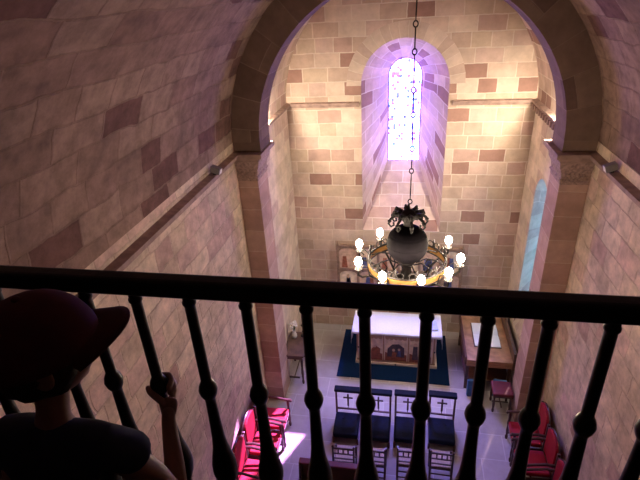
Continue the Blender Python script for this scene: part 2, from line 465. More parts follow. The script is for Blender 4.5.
# voussoir ring around the splay, very slightly proud
bm = NB(); rr = arch_outline(WC, .84, 2.72, 5.86); ro = arch_outline(WC, 1.13, 2.72, 5.86)
uvl = bm.loops.layers.uv.verify(); n = 18
for i in range(n):
    a0, a1 = PI*i/n, PI*(i+1)/n
    P = lambda r, a, y: (WC+r*math.cos(a), y, 5.86+r*math.sin(a))
    for y in (YE-.006,):
        uvface(bm, [P(.84, a0, y), P(1.13, a0, y), P(1.13, a1, y), P(.84, a1, y)], [(.1, a0*1.6), (.5, a0*1.6), (.5, a1*1.6), (.1, a1*1.6)])
    uvface(bm, [P(1.13, a0, YE-.006), P(1.13, a0, YE+.02), P(1.13, a1, YE+.02), P(1.13, a1, YE-.006)], [(.1, a0), (.12, a0), (.12, a1), (.1, a1)])
    uvface(bm, [P(.84, a0, YE-.006), P(.84, a0, YE+.02), P(.84, a1, YE+.02), P(.84, a1, YE-.006)], [(.1, a0), (.12, a0), (.12, a1), (.1, a1)])
M_vous = stone('sandstone_voussoirs', [(0, (.60, .46, .38)), (.4, (.54, .40, .33)), (.7, (.64, .50, .41))], 1.2, .27, mortar=(.70, .58, .48), seed=8, off=0, wob=.005, blot=.12)
struct('trim_10', bm, M_vous, 'ring of pale voussoirs over the chancel window')

def window(name, T, out, d, m, label, barsu, barsv, cu, half, vs):
    root = empty(name, T(cu, out[0][1], d)); root['kind'] = 'structure'; root['label'] = label
    o0 = V(root.location)
    bm = NB(); uv = bm.loops.layers.uv.verify()
    f = bm.faces.new([bm.verts.new(V(T(*p, d))-o0) for p in out])
    for l, p in zip(f.loops, out): l[uv].uv = p
    obj('pane', bm, m, root)
    bm = NB()
    pts = [V(T(*p, d-.02))-o0 for p in out]; tube(bm, pts+[pts[0]], .018, 6)
    for u in barsu:
        top = vs + math.sqrt(max(half**2-(u-cu)**2, 0))
        tube(bm, [V(T(u, out[0][1], d-.012))-o0, V(T(u, top, d-.012))-o0], .005, 6)
    for v in barsv:
        hw = half if v < vs else math.sqrt(max(half**2-(v-vs)**2, 0))
        tube(bm, [V(T(cu-hw, v, d-.012))-o0, V(T(cu+hw, v, d-.012))-o0], .004, 6)
    obj('window_frame', bm, M_lead, root)
    return root
window('window_1', Te, oB, .84, M_glass, 'tall round-headed violet stained glass window', [WC+x for x in (-.23, -.115, 0, .115, .23)], [4.08+.14*k for k in range(1, 15)], WC, .345, 5.92)

# chancel side walls
bm = NB(); box(bm, PL-.35, PL, YQ-.02, YE, 0, ZS+.02); boxuv(bm, off=(.9, .2)); struct('wall_chancel_left', bm, M_side)
Tr = lambda u, v, d: (PR+d, u, v)
WR = 8.30
rA = arch_outline(WR, .44, 1.05, 3.98); rB = arch_outline(WR+.08, .34, 1.75, 3.94)
bm = NB(); holed(bm, Tr, YQ-.02, YE, 0, ZS+.02, rA); splay(bm, Tr, rA, rB, 0, .34)
struct('wall_chancel_right', bm, M_side, 'right chancel wall with arched window recess')
window('window_2', Tr, rB, .36, M_glassR, 'narrow arched pale blue window in the right chancel wall', [WR+.08], [2.3, 2.85, 3.4], WR+.08, .34, 3.94)

# ------------------------------------------------------------------ gallery floor and balustrade
bm = NB(); box(bm, NL, NR, YB, 1.06, GZ-.16, GZ); struct('floor', bm, M_loft, 'wooden gallery floor behind the railing')
rail = empty('iron_balustrade', (0, 1.0, GZ), label='black wrought iron balustrade running across the front of the gallery', cat='railing')
bm = NB(); box(bm, NL+.004, NR-.004, -.026, .026, .905, .962); obj('top_rail', bm, M_iron, rail, bevel=.012, seg=3)
bm = NB(); box(bm, NL+.004, NR-.004, -.022, .022, .02, .055)
obj('bottom_rail', bm, M_iron, rail, bevel=.005)
bp = [(.012, .055), (.022, .06), (.022, .075), (.018, .09), (.024, .115), (.036, .15), (.042, .19), (.041, .22), (.034, .26), (.026, .30), (.021, .35), (.0185, .42), (.0165, .50), (.0165, .521),
      (.020, .527), (.026, .540), (.0295, .557), (.026, .574), (.020, .587), (.0165, .595), (.0165, .65), (.016, .75), (.0155, .84), (.0155, .872), (.0195, .878), (.0195, .886), (.0165, .89), (.0165, .906)]
bm = NB(); lathe(bm, bp, 16)
first = obj('baluster', bm, M_iron, rail, smooth=True, angle=60)
bxs = [-.905, -.747, -.584, -.42, -.252, -.098, .059, .207, .349, .489]
while bxs[0] > NL+.2: bxs.insert(0, bxs[0]-.1525)
while bxs[-1] < NR-.2: bxs.append(bxs[-1]+.1525)
for k, x in enumerate(bxs):
    c = first if k == 0 else first.copy()
    c.location = (x, 0, 0)
    if k: COL.objects.link(c); c.parent = rail

# ------------------------------------------------------------------ chandelier
CH = V((.02, 4.45, 4.98))
DZ = -.06
ch = empty('chandelier', CH, label='wrought iron ring chandelier with lit bulbs hanging on a long chain', cat='chandelier')
bm = NB(); ball(bm, (0, 0, .155), .215, 32, 20)
for z, rr in ((.155+.10, .192), (.155-.0, .216), (.155+.12, .18)): torus(bm, (0, 0, z), rr, .0015, n=32, k=6)
obj('ball', bm, M_ball, ch, smooth=True)
bm = NB(); lathe(bm, [(.05, -.36), (.09, -.35), (.12, -.30), (.11, -.26), (.06, -.21), (.05, -.15), (.06, -.10), (.09, -.06), (.08, -.02)], 20)
obj('stem', bm, M_iron2, ch, smooth=True)
# crown of scrolled leaves
bm = NB(); lathe(bm, [(.03, .36), (.05, .37), (.045, .42), (.06, .46), (.075, .50), (.05, .535), (.02, .55), (.012, .60)], 14)
for i in range(8):
    a = 2*PI*i/8+.2; c, s = math.cos(a), math.sin(a)
    P = lambda r, z: (r*c, r*s, z)
    tube(bm, [P(.03, .40), P(.07, .47), (P(.13, .49)), P(.18, .45), P(.20, .40), P(.175, .365), P(.145, .38), P(.15, .41)], [.014, .018, .018, .015, .012, .010, .010, .012], 6)
    tube(bm, [P(.05, .44), P(.10, .52), P(.15, .53), P(.165, .495), P(.14, .48)], [.012, .014, .013, .011, .012], 6)
    ball(bm, P(.13, .505), .026, 8, 6, (1, 1, .7)); ball(bm, P(.19, .43), .022, 8, 6, (1, 1, .8)); ball(bm, P(.09, .50), .03, 8, 6)
obj('leaf_crown', bm, M_iron2, ch, smooth=True)
# flat brass ring
bm = NB(); n = 48; Ra = .40
for i in range(n):
    a0, a1 = 2*PI*i/n, 2*PI*(i+1)/n
    vs = []
    for a in (a0, a1):
        for r, z in ((Ra, -.045), (Ra+.014, -.045), (Ra+.014, .018), (Ra, .018)): vs.append(bm.verts.new((r*math.cos(a), r*math.sin(a), z+DZ)))
    for i4 in range(4):
        bm.faces.new((vs[i4], vs[(i4+1) % 4], vs[4+(i4+1) % 4], vs[4+i4]))
bmesh.ops.remove_doubles(bm, verts=bm.verts, dist=1e-5)
obj('brass_hoop', bm, M_brass, ch, smooth=True)
bm = NB(); torus(bm, (0, 0, .022+DZ), Ra+.007, .012, n=48, k=6); torus(bm, (0, 0, -.055+DZ), Ra+.007, .012, n=48, k=6)
obj('iron_band', bm, M_iron2, ch, smooth=True)
for k in range(12):
    A = 2*PI*(k+.5)/12; M_ = Matrix.Rotation(A, 3, 'Z') @ Matrix.Rotation(PI/2, 3, 'Y')
    bm = NB()
    for t_, r_ in ((-.11, .036), (.11, .036)):
        torus(bm, ((Ra+.007)*math.cos(A+t_), (Ra+.007)*math.sin(A+t_), .06+DZ), r_, .006, Matrix.Rotation(A+t_, 3, 'Z') @ Matrix.Rotation(PI/2, 3, 'Y'), 14, 6)
    tube(bm, [((Ra+.007)*math.cos(A), (Ra+.007)*math.sin(A), z_+DZ) for z_ in (.02, .07, .11, .135)], [.007, .012, .010, .002], 6)
    tube(bm, [((Ra+.007)*math.cos(A+q_), (Ra+.007)*math.sin(A+q_), .03+DZ) for q_ in (-.16, -.08, 0, .08, .16)], .007, 6)
    obj('scroll_crest', bm, M_iron2, ch, smooth=True)
angs = [35, 80, 125, 163, 205, 245, 285, 318, 352]
for a in angs:
    A = math.radians(a); c, s = math.cos(A), math.sin(A); P = lambda r, z, o=0: (r*c-o*s, r*s+o*c, z+DZ)
    bm = NB()
    tube(bm, [P(.05, -.18), P(.14, -.24), P(.25, -.22), P(.34, -.14), P(.42, -.09), P(.50, -.09), P(.545, -.05), P(.545, .0)], .012, 7)
    tube(bm, [P(.25, -.22), P(.22, -.12), P(.27, -.06), P(.32, -.09), P(.30, -.14)], .008, 6)
    tube(bm, [P(.42, -.09), P(.44, .02), P(.49, .05), P(.52, .01), P(.49, -.02)], .007, 6)
    tube(bm, [P(.10, .0), P(.2, .06), P(.3, .05), P(.40, .0)], .008, 6)
    arm = obj('arm', bm, M_iron2, ch, smooth=True)
    bm = NB(); lathe(bm, [(.008, .0), (.03, .005), (.045, .025), (.04, .028), (.012, .015)], 12, P(.545, 0, 0)); obj('candle_cup', bm, M_iron2, arm, smooth=True)
    bm = NB(); lathe(bm, [(.013, .015), (.013, .06)], 10, P(.545, 0, 0)); obj('candle_tube', bm, M_candle, arm, smooth=True)
    bm = NB(); lathe(bm, [(0, .058), (.018, .061), (.032, .078), (.039, .105), (.034, .135), (.018, .155), (0, .162)], 12, P(.545, 0, 0)); obj('bulb', bm, M_bulb, arm, smooth=True)
# chain
bm = NB(); z = .60; top = 8.09-CH.z; kx = .0
def cxy(z): return (.012*math.sin(z*2.1)+.010*(z-.6), 0)
i = 0
while z < top-.26:
    x0, y0 = cxy(z)
    M = Matrix.Rotation(PI/2, 3, 'X')
    if i % 2: M = Matrix.Rotation(PI/2, 3, 'Z') @ M
    torus(bm, (x0, y0, z+.032), .020, .0052, M, 12, 6, 1, 1.25); z += .052
    torus(bm, (x0, y0, z+.03), .020, .0052, Matrix.Rotation(PI/2, 3, 'Z') @ M, 12, 6, 1, 1.25); z += .05
    z2 = z+.17; x1, y1 = cxy(z2)
    tube(bm, [(x0, y0, z-.004), (x1, y1, z2+.006)], .0062, 6); z = z2-.002; i += 1
obj('chain', bm, M_iron2, ch, smooth=True)
bm = NB(); tube(bm, [(*cxy(z), z-.01), (*cxy(z), top+.03)], .0062, 6); lathe(bm, [(.07, top+.045), (.06, top+.0), (.02, top-.02)], 14, (cxy(top)[0], 0, 0)); obj('ceiling_rose', bm, M_iron2, ch, smooth=True)

# ------------------------------------------------------------------ altar, carpet
bm = NB(); box(bm, -1.40, 1.02, 7.77, 9.42, 0, .014)
cp = obj('carpet', bm, M_carpet, bevel=.005); tag(cp, 'dark blue rectangular carpet under the altar', 'carpet')
AX = -.13; AT = .95
al = empty('altar', (AX, 8.25, .014), label='pale wooden altar with painted panels on a blue carpet', cat='altar')
H = AT-.014
bm = NB(); box(bm, -.86, .86, .02, .60, .07, H-.07); obj('altar_body', bm, M_altar, al, bevel=.006)
bm = NB(); box(bm, -.90, .90, -.02, .64, 0, .07); obj('plinth', bm, M_altar, al, bevel=.008)
bm = NB(); box(bm, -.93, .93, -.05, .67, H-.07, H-.004); obj('tabletop', bm, M_altar, al, bevel=.01)
bm = NB()
for xx in (-.86, -.80, -.285, .255, .80):
    box(bm, xx, xx+.03 if xx not in (-.80,) else xx+.03, .0, .025, .09, H-.09)
for zz in (.085, H-.115): box(bm, -.86, .86, -.002, .024, zz, zz+.03)
obj('panel_frame', bm, M_altar2, al, bevel=.004)
def scene_panel(cx, kind):
    w = .235
    bm = NB(); box(bm, cx-w, cx+w, .008, .021, .13, H-.13); pn = obj('painted_panel', bm, M_pbg, al)
    bm = NB()
    # scalloped canopy
    n = 5
    for i in range(n):
        u = cx-w+(i+.5)*2*w/n
        pts = [(u-w/n, H-.13), (u+w/n, H-.13)] + [(u+w/n*math.cos(t), H-.185-.0+(-.035)*math.sin(t)) for t in [PI*j/6 for j in range(7)]]
        prism(bm, pts, -.001, .0085)
    obj('canopy', bm, M_altar2, pn)
    bm = NB()
    prism(bm, [(cx-w, .13), (cx+w, .13), (cx+w, .30), (cx+.08, .34), (cx-.04, .28), (cx-w, .36)], .002, .0085, mi=0)
    if kind == 0:
        prism(bm, [(cx-.04, .28), (cx+.18, .28), (cx+.19, .44), (cx+.09, .52), (cx+.0, .44)], -.001, .0082, mi=0)
        ball(bm, (cx+.07, .001, .50), .03, 10, 8, (1, .2, 1), mi=2)
        prism(bm, [(cx-.19, .26), (cx-.10, .26), (cx-.12, .52), (cx-.16, .55)], .0, .0082, mi=1)
    elif kind == 1:
        prism(bm, [(cx-.19, .24), (cx+.19, .24), (cx+.18, .50), (cx+.06, .60), (cx-.08, .58), (cx-.18, .46)], .001, .0082, mi=1)
        ball(bm, (cx-.05, .002, .43), .035, 10, 8, (1, .2, 1.2), mi=2); ball(bm, (cx+.07, .002, .45), .03, 10, 8, (1, .2, 1.2), mi=2)
        prism(bm, [(cx-.09, .25), (cx+.0, .24), (cx+.02, .36), (cx-.07, .39)], -.002, .002, mi=0)
        prism(bm, [(cx+.03, .26), (cx+.12, .26), (cx+.10, .41), (cx+.05, .41)], -.002, .002, mi=3)
    else:
        for dx in (-.11, .11):
            prism(bm, [(cx+dx-.065, .2), (cx+dx+.065, .2), (cx+dx+.045, .56), (cx+dx-.045, .56)], -.001, .0082, mi=0 if dx > 0 else 1)
            ball(bm, (cx+dx, .002, .61), .042, 10, 8, (1, .2, 1.2), mi=2)
    obj('painted_figures', bm, [M_pbr, M_pdk, M_pfl, M_pbl], pn)
scene_panel(-.53, 0); scene_panel(0.0, 1); scene_panel(.53, 2)
bm = NB()
bm.free()
for c in ((-.83, 0, .45), (.83, 0, .45), (0, -.018, .035)):
    bm = NB(); ball(bm, c, .022, 8, 6); obj('stud', bm, M_pdk, al)
# cloth with drops at both ends and a little at the front
bm = NB(); zt = AT+.003; x0, x1, y0, y1 = AX-.955, AX+.955, 8.18, 8.935
th = .006
nx = 40
def row(y, z):
    return [(x0+(x1-x0)*i/nx, y, z) for i in range(nx+1)]
rows = [row(y0-.012, zt-.055), row(y0-.012, zt-.01), row(y0, zt)] + [row(y0+(y1-y0)*k/6, zt) for k in range(1, 6)] + [row(y1, zt), row(y1+.01, zt-.05), row(y1+.01, zt-.2)]
grid = [[bm.verts.new((a, b+.004*math.sin(a*23)*(1 if i in (0, 10) else 0), c)) for a, b, c in r] for i, r in enumerate(rows)]
for r0, r1 in zip(grid, grid[1:]):
    for a in range(nx): bm.faces.new((r0[a], r0[a+1], r1[a+1], r1[a]))
for side, xx, col in ((-1, x0, 0), (1, x1, nx)):
    prev = [grid[i][col] for i in range(2, 9)]
    for st in range(1, 6):
        drop = .34*st/5
        cur = [bm.verts.new((xx+side*(.008+.012*st/5*(1+math.sin(i*1.9))), y0+(y1-y0)*(i)/6, zt-drop)) for i in range(7)]
        for i in range(6): bm.faces.new((prev[i], prev[i+1], cur[i+1], cur[i]))
        prev = cur
cl = obj('altar_cloth', bm, M_cloth, smooth=True, angle=60); s = cl.modifiers.new('t', 'SOLIDIFY'); s.thickness = .004; s.offset = 1
tag(cl, 'white linen cloth draped over the altar with hanging ends', 'altar cloth')
# missal on the altar (right side)
bk = empty('missal', (.62, 8.50, AT+.012), .12, 'small pale blue closed book on the right end of the altar cloth', 'book')
bm = NB(); box(bm, -.11, .11, -.14, .14, 0, .03); obj('page_block', bm, M_paper, bk)
bm = NB(); box(bm, -.12, .12, -.15, .15, .03, .038); box(bm, -.12, .12, -.15, .15, -.006, .0); box(bm, -.125, -.11, -.15, .15, -.006, .038); obj('cover', bm, mat('pale_blue_cover', (.45, .52, .75), .5), bk, bevel=.002)

# ------------------------------------------------------------------ altarpiece on end wall
rt = empty('altarpiece', (-.14, YE-.07, 1.10), label='wide gilt altarpiece of two rows of painted panels on the end wall', cat='altarpiece')
W2, HH = 1.43, 1.24
bm = NB(); box(bm, -W2, W2, .02, .069, 0, HH); obj('backboard', bm, M_gold, rt)
bm = NB()
for i in range(7):
    xx = -W2+.03+i*(2*W2-.06)/6; box(bm, xx-.03, xx+.03, -.02, .02, 0, HH)
    lathe(bm, [(.03, 0), (.012, .1), (0, .14)], 8, (xx, 0, HH))
for zz in (0, .58, HH-.05): box(bm, -W2, W2, -.015, .02, zz, zz+.05)
obj('gilt_frame', bm, M_gold, rt, bevel=.005)
cols = [M_pbg, M_pfl, M_pbg, M_pfl, M_pbg, M_pfl]
for j in range(2):
    for i in range(6):
        w = (2*W2-.06)/6-.06; cx = -W2+.03+(i+.5)*(2*W2-.06)/6; z0 = .05+j*.58; z1 = z0+(.53 if j == 0 else .56)
        bm = NB(); box(bm, cx-w/2, cx+w/2, .008, .0199, z0, z1); pn = obj('painted_panel', bm, cols[(i+j) % 6], rt)
        bm = NB(); rnd = random.Random(i*7+j)
        for q in range(rnd.choice((1, 2, 2))):
            dx = (q-.5)*.16 if rnd.random() < .7 else 0; mi = rnd.choice((0, 1, 3, 3)); h = rnd.uniform(.30, .38)
            prism(bm, [(cx+dx-.07, z0+.02), (cx+dx+.07, z0+.02), (cx+dx+.04, z0+h), (cx+dx-.04, z0+h)], .0, .0085, mi=mi)
            ball(bm, (cx+dx, .004, z0+h+.035), .04, 8, 6, (1, .2, 1.2), mi=2)
        obj('painted_figure', bm, [M_pbr, M_pdk, M_pfl, M_pbl], pn)
        # arched head
        bm = NB(); pts = [(cx-w/2, z1), (cx+w/2, z1), (cx+w/2, z1-.12)] + [(cx+w/2*math.cos(t), z1-.12+.1*math.sin(t)) for t in [PI*k/8 for k in range(9)]] + [(cx-w/2, z1-.12)]
        prism(bm, pts, -.006, .008); obj('arched_head', bm, M_gold, pn)

# ------------------------------------------------------------------ kneelers and small chairs
def make_kneeler():
    r = empty('prayer_kneeler', (0, 0, 0))
    # origin under the arm-rest plane; +y towards altar
    for sx in (-1, 1):
        bm = NB(); box(bm, sx*.225-.018, sx*.225+.018, -.02, .02, 0, .79); box(bm, sx*.225-.016, sx*.225+.016, -.55, -.02, .04, .09); box(bm, sx*.225-.018, sx*.225+.018, -.56, -.52, 0, .15)
        obj('side_frame', bm, M_redwood, r, bevel=.004)
    for z_ in (.30, .74):
        bm = NB(); box(bm, -.207, .207, -.012, .012, z_, z_+.035); obj('cross_rail', bm, M_redwood, r, bevel=.003)
    bm = NB(); box(bm, -.016, .016, -.009, .009, .40, .70); box(bm, -.09, .09, -.008, .008, .59, .62); box(bm, -.006, .006, -.007, .007, .335, .40); obj('cross', bm, M_dark, r)
    bm = NB(); box(bm, -.255, .255, -.07, .07, .79, .85); obj('arm_pad', bm, M_blue, r, bevel=.022, seg=4)
    bm = NB(); box(bm, -.207, .207, -.54, -.03, .12, .16); obj('kneeling_board', bm, M_redwood, r, bevel=.004)
    bm = NB(); box(bm, -.235, .235, -.575, -.035, .16, .27)
    obj('kneeling_pad', bm, M_blue, r, bevel=.035, seg=4)
    bm = NB()
    for xx in (-.08, .08):
        for yy in (-.42, -.2): ball(bm, (xx, yy, .271), .012, 8, 6, (1, 1, .5))
    obj('pad_button', bm, M_blue, r)
    return r
kn = make_kneeler()
kl = ['wooden kneeler with cross and navy pads, leftmost of the four', 'wooden kneeler with cross and navy pads, second from the left of the four',
      'wooden kneeler with cross and navy pads, third from the left of the four', 'wooden kneeler with cross and navy pads, rightmost, set slightly apart']
for i, (xx, yy, rz) in enumerate(((-.985, 6.60, .01), (-.405, 6.60, 0), (.145, 6.63, 0), (.775, 6.68, -.02))):
    o = kn if i == 0 else copy_tree(kn)
    o.location = (xx, yy, 0); o.rotation_euler = (0, 0, rz); tag(o, kl[i], 'kneeler', 'kneelers in a row before the altar')

def make_small_chair():
    r = empty('spindle_chair', (0, 0, 0))
    # back at y=0, seat towards +y
    for sx in (-1, 1):
        bm = NB(); lathe(bm, [(.016, 0), (.018, .2), (.019, .45), (.017, .6), (.015, .82), (.02, .83), (.012, .85)], 10, (sx*.175, 0, 0)); obj('leg', bm, M_dark, r, smooth=True)
        bm = NB(); lathe(bm, [(.015, 0), (.018, .2), (.019, .44)], 10, (sx*.175, .36, 0)); obj('leg', bm, M_dark, r, smooth=True)
    bm = NB()
    for z, h in ((.775, .035), (.655, .022), (.54, .022)): box(bm, -.165, .165, -.010, .010, z, z+h)
    obj('back_rail', bm, M_dark, r, bevel=.004)
    for k in range(3):
        bm = NB(); xx = -.0825+k*.0825; lathe(bm, [(.009, .677), (.015, .70), (.008, .715), (.015, .735), (.009, .775)], 8, (xx, 0, 0)); obj('spindle', bm, M_dark, r, smooth=True)
    bm = NB(); box(bm, -.165, .165, .0, .36, .40, .435); obj('seat_frame', bm, M_dark, r, bevel=.006)
    bm = NB(); box(bm, -.155, .155, .02, .345, .4355, .455); obj('seat', bm, M_rush, r, bevel=.008)
    bm = NB()
    for z in (.14, .28): box(bm, -.165, .165, -.008, .008, z, z+.02); box(bm, -.165, .165, .352, .368, z, z+.02)
    for sx in (-1, 1): box(bm, sx*.175-.008, sx*.175+.008, .01, .35, .2, .22)
    obj('stretcher', bm, M_dark, r, bevel=.003)
    return r
sc = make_small_chair()
cl2 = ['small dark spindle-back chair behind the leftmost kneeler', 'small dark spindle-back chair behind the second kneeler from the left',
       'small dark spindle-back chair behind the third kneeler from the left', 'small dark spindle-back chair behind the rightmost kneeler']
for i, (xx, yy, rz) in enumerate(((-.905, 5.30, .01), (-.39, 5.32, .0), (.165, 5.38, 0), (.70, 5.41, -.02))):
    o = sc if i == 0 else copy_tree(sc)
    o.location = (xx, yy, 0); o.rotation_euler = (0, 0, rz); tag(o, cl2[i], 'chair', 'spindle-back chairs behind the kneelers')

# ------------------------------------------------------------------ red armchairs (face +x in local space)
def make_armchair(mback, mseat):
    r = empty('armchair', (0, 0, 0))
    for sy in (-1, 1):
        bm = NB(); box(bm, -.27, -.225, sy*.25-.02, sy*.25+.02, 0, 1.0); obj('leg', bm, M_dark, r, bevel=.006)
        bm = NB(); lathe(bm, [(.022, 0), (.03, .06), (.018, .1), (.028, .22), (.02, .34), (.03, .40), (.02, .5), (.028, .60), (.022, .66)], 12, (.24, sy*.25, 0)); obj('leg', bm, M_dark, r, smooth=True)
        bm = NB()
        tube(bm, [(-.225, sy*.25, .72), (-.1, sy*.25, .735), (.1, sy*.25, .70), (.23, sy*.25, .675), (.29, sy*.25, .67), (.30, sy*.25, .64)], [.024, .024, .022, .026, .028, .02], 8)
        obj('armrest', bm, M_dark, r, smooth=True)
        bm = NB(); box(bm, -.225, .22, sy*.25-.012, sy*.25+.012, .13, .165); box(bm, -.225, .22, sy*.25-.014, sy*.25+.014, .33, .39); obj('side_rail', bm, M_dark, r, bevel=.004)
    for nm, b_ in (('front_rail', (.225, .25, -.23, .23, .33, .39)), ('rear_rail', (-.255, -.235, -.23, .23, .33, .39)), ('stretcher', (-.01, .015, -.238, .238, .13, .16))):
        bm = NB(); box(bm, *b_); obj(nm, bm, M_dark, r, bevel=.004)
    bm = NB(); box(bm, -.222, .255, -.228, .228, .392, .48); obj('seat', bm, mseat, r, bevel=.03, seg=4)
    bm = NB(); pts = [(-.225, .52), (.225, .52), (.225, .98)] + [(.225*math.cos(t), .98+.13*math.sin(t)) for t in [PI*k/12 for k in range(1, 12)]] + [(-.225, .98)]
    prism(bm, pts, -.258, -.205, 'x'); obj('backrest', bm, mback, r, bevel=.02, seg=4)
    bm = NB(); p3 = [(-.265, b and a, b) for a, b in pts]
    tube(bm, [(-.262, a, b) for a, b in pts[1:]]+[(-.262, pts[0][0], pts[0][1])], .014, 6); obj('back_frame', bm, M_dark, r, smooth=True)
    return r
ac = make_armchair(M_red, M_red)
armr = [(-2.34, 6.08, .03, 'red velvet armchair against left wall, in the coloured sunlight nearest the left pilaster'),
        (-2.35, 5.50, .0, 'red velvet armchair against left wall, second along from the left pilaster'),
        (-2.35, 4.92, -.03, 'red velvet armchair against left wall, farthest from the left pilaster'),
        (2.19, 6.30, PI-.03, 'red armchair against right wall beside the right pilaster base'),
        (2.19, 5.72, PI+.03, 'red armchair against right wall, second from the right pilaster'),
        (2.19, 5.14, PI+.02, 'red armchair against right wall, third from the right pilaster')]
for i, (xx, yy, rz, lb) in enumerate(armr):
    o = ac if i == 0 else copy_tree(ac)
    o.location = (xx, yy, 0); o.rotation_euler = (0, 0, rz); tag(o, lb, 'armchair', 'red armchairs along the left wall' if i < 3 else 'red armchairs along the right wall')

# stool beside pilaster
st = empty('red_stool', (1.95, 7.32, 0), label='maroon upholstered stool standing by the inner face of the right pilaster', cat='stool')
for sx in (-1, 1):
    for sy in (-1, 1):
        bm = NB(); lathe(bm, [(.018, 0), (.026, .05), (.016, .1), (.026, .2), (.018, .32), (.024, .40)], 10, (sx*.15, sy*.15, 0)); obj('leg', bm, M_dark, st, smooth=True)
bm = NB(); box(bm, -.18, .18, -.18, .18, .40, .43); obj('seat_frame', bm, M_dark, st, bevel=.004)
bm = NB(); box(bm, -.19, .19, -.19, .19, .43, .50); obj('seat', bm, M_maroon, st, bevel=.025, seg=3)
bm = NB(); box(bm, -.15, .15, -.01, .01, .12, .14); box(bm, -.01, .01, -.15, .15, .12, .14); obj('stretcher', bm, M_dark, st)

# pew behind the spindle chairs (its back just enters the bottom of the picture)
pw = empty('pew', (-1.05, 4.98, 0), label='dark wooden pew with a red padded top rail behind the spindle chairs', cat='pew')
bm = NB(); box(bm, -.50, .50, -.02, .02, .40, .79); obj('backrest', bm, M_dark, pw, bevel=.004)
bm = NB(); box(bm, -.53, .53, -.06, .05, .79, .83); obj('top_rail', bm, M_maroon, pw, bevel=.015, seg=3)
bm = NB(); box(bm, -.50, .50, -.42, -.02, .40, .44); obj('seat', bm, M_dark, pw, bevel=.006)
for sx in (-1, 1):
    bm = NB(); prism(bm, [(-.42, 0), (.03, 0), (.03, .79), (-.03, .79), (-.10, .5), (-.42, .44)], sx*.5-.018+sx*.018, sx*.5+.018+sx*.018, 'x'); obj('end_panel', bm, M_dark, pw, bevel=.004)

# ------------------------------------------------------------------ left table with vase and candlestick
lt = empty('side_table', (-2.27, 7.82, 0), label='dark wooden side table against the left chancel wall', cat='table')
bm = NB(); box(bm, -.205, .25, -.40, .40, .765, .80); obj('tabletop', bm, M_table, lt, bevel=.006)
bm = NB(); box(bm, -.17, .21, -.36, .36, .67, .765); obj('apron', bm, M_table, lt, bevel=.004)
for sx in (-1, 1):
    for sy in (-1, 1):
        bm = NB(); lathe(bm, [(.022, 0), (.03, .05), (.02, .12), (.032, .3), (.022, .45), (.03, .6), (.026, .67)], 10, (.02+sx*.17, sy*.34, 0)); obj('leg', bm, M_dark, lt, smooth=True)
bm = NB()
for sy in (-1, 1): box(bm, -.12, .12, sy*.34-.012, sy*.34+.012, .14, .17)
box(bm, -.01, .01, -.33, .33, .145, .165); obj('stretcher', bm, M_dark, lt)
vs_ = empty('flower_vase', (-2.34, 8.02, .80), label='white vase of white flowers on the dark side table', cat='vase')
bm = NB(); lathe(bm, [(.04, 0), (.06, .04), (.055, .1), (.03, .16), (.045, .2), (.04, .2), (.025, .16)], 18); obj('vase', bm, M_white, vs_, smooth=True)
bm = NB(); rnd = random.Random(3); heads = []
for i in range(9):
    a = rnd.uniform(0, 2*PI); r = rnd.uniform(.01, .07); h = rnd.uniform(.28, .42); heads.append((r*math.cos(a), r*math.sin(a), h))
    tube(bm, [(0, 0, .17), (r*.4*math.cos(a), r*.4*math.sin(a), .25), heads[-1]], .004, 5)
obj('stem', bm, M_leaf, vs_)
bm = NB()
for h in heads:
    for k in range(6):
        b = 2*PI*k/6; ball(bm, (h[0]+.018*math.cos(b), h[1]+.018*math.sin(b), h[2]), .017, 6, 5)
    ball(bm, (h[0], h[1], h[2]+.01), .015, 6, 5)
obj('bloom', bm, M_white, vs_, smooth=True)
cs = empty('candlestick', (-2.16, 8.10, .80), label='dark iron candlestick beside the white vase on the side table', cat='candlestick')
bm = NB(); lathe(bm, [(.06, 0), (.055, .015), (.015, .03), (.012, .1), (.025, .12), (.01, .14), (.01, .25), (.04, .28), (.04, .29), (.012, .29)], 14); obj('stand', bm, M_iron2, cs, smooth=True)
bm = NB(); lathe(bm, [(.017, .29), (.017, .37), (.003, .375), (.002, .385)], 12); obj('candle', bm, M_candle, cs, smooth=True)

# ------------------------------------------------------------------ right table with white sheet
rtb = empty('sacristy_table', (1.74, 8.45, 0), label='oak table with raised side boards along the right chancel wall', cat='table')
bm = NB(); box(bm, -.44, .44, -.72, .74, .76, .80); obj('tabletop', bm, M_mid, rtb, bevel=.005)
bm = NB(); box(bm, -.48, -.44, -.74, .76, .68, .86); obj('side_board', bm, M_redwood, rtb, bevel=.006)
bm = NB(); box(bm, .44, .49, -.74, .76, .60, 1.02); obj('side_board', bm, M_table, rtb, bevel=.006)
bm = NB(); box(bm, -.44, .44, -.745, -.72, .64, .80); obj('front_rail', bm, M_mid, rtb, bevel=.004)
bm = NB(); box(bm, -.44, .44, -.68, .70, .22, .25); obj('lower_shelf', bm, M_redwood, rtb, bevel=.004)
for sx in (-1, 1):
    for sy in (-1, 1):
        bm = NB(); box(bm, sx*.41-.03, sx*.41+.03, sy*.68-.03, sy*.68+.03, 0, .76); obj('leg', bm, M_dark, rtb, bevel=.006)
ob = empty('open_book', (1.755, 8.52, .802), label='large open white book lying on the oak table', cat='book')
bm = NB(); box(bm, -.27, .27, -.40, .40, 0, .012); obj('cover', bm, M_dark, ob, bevel=.002)
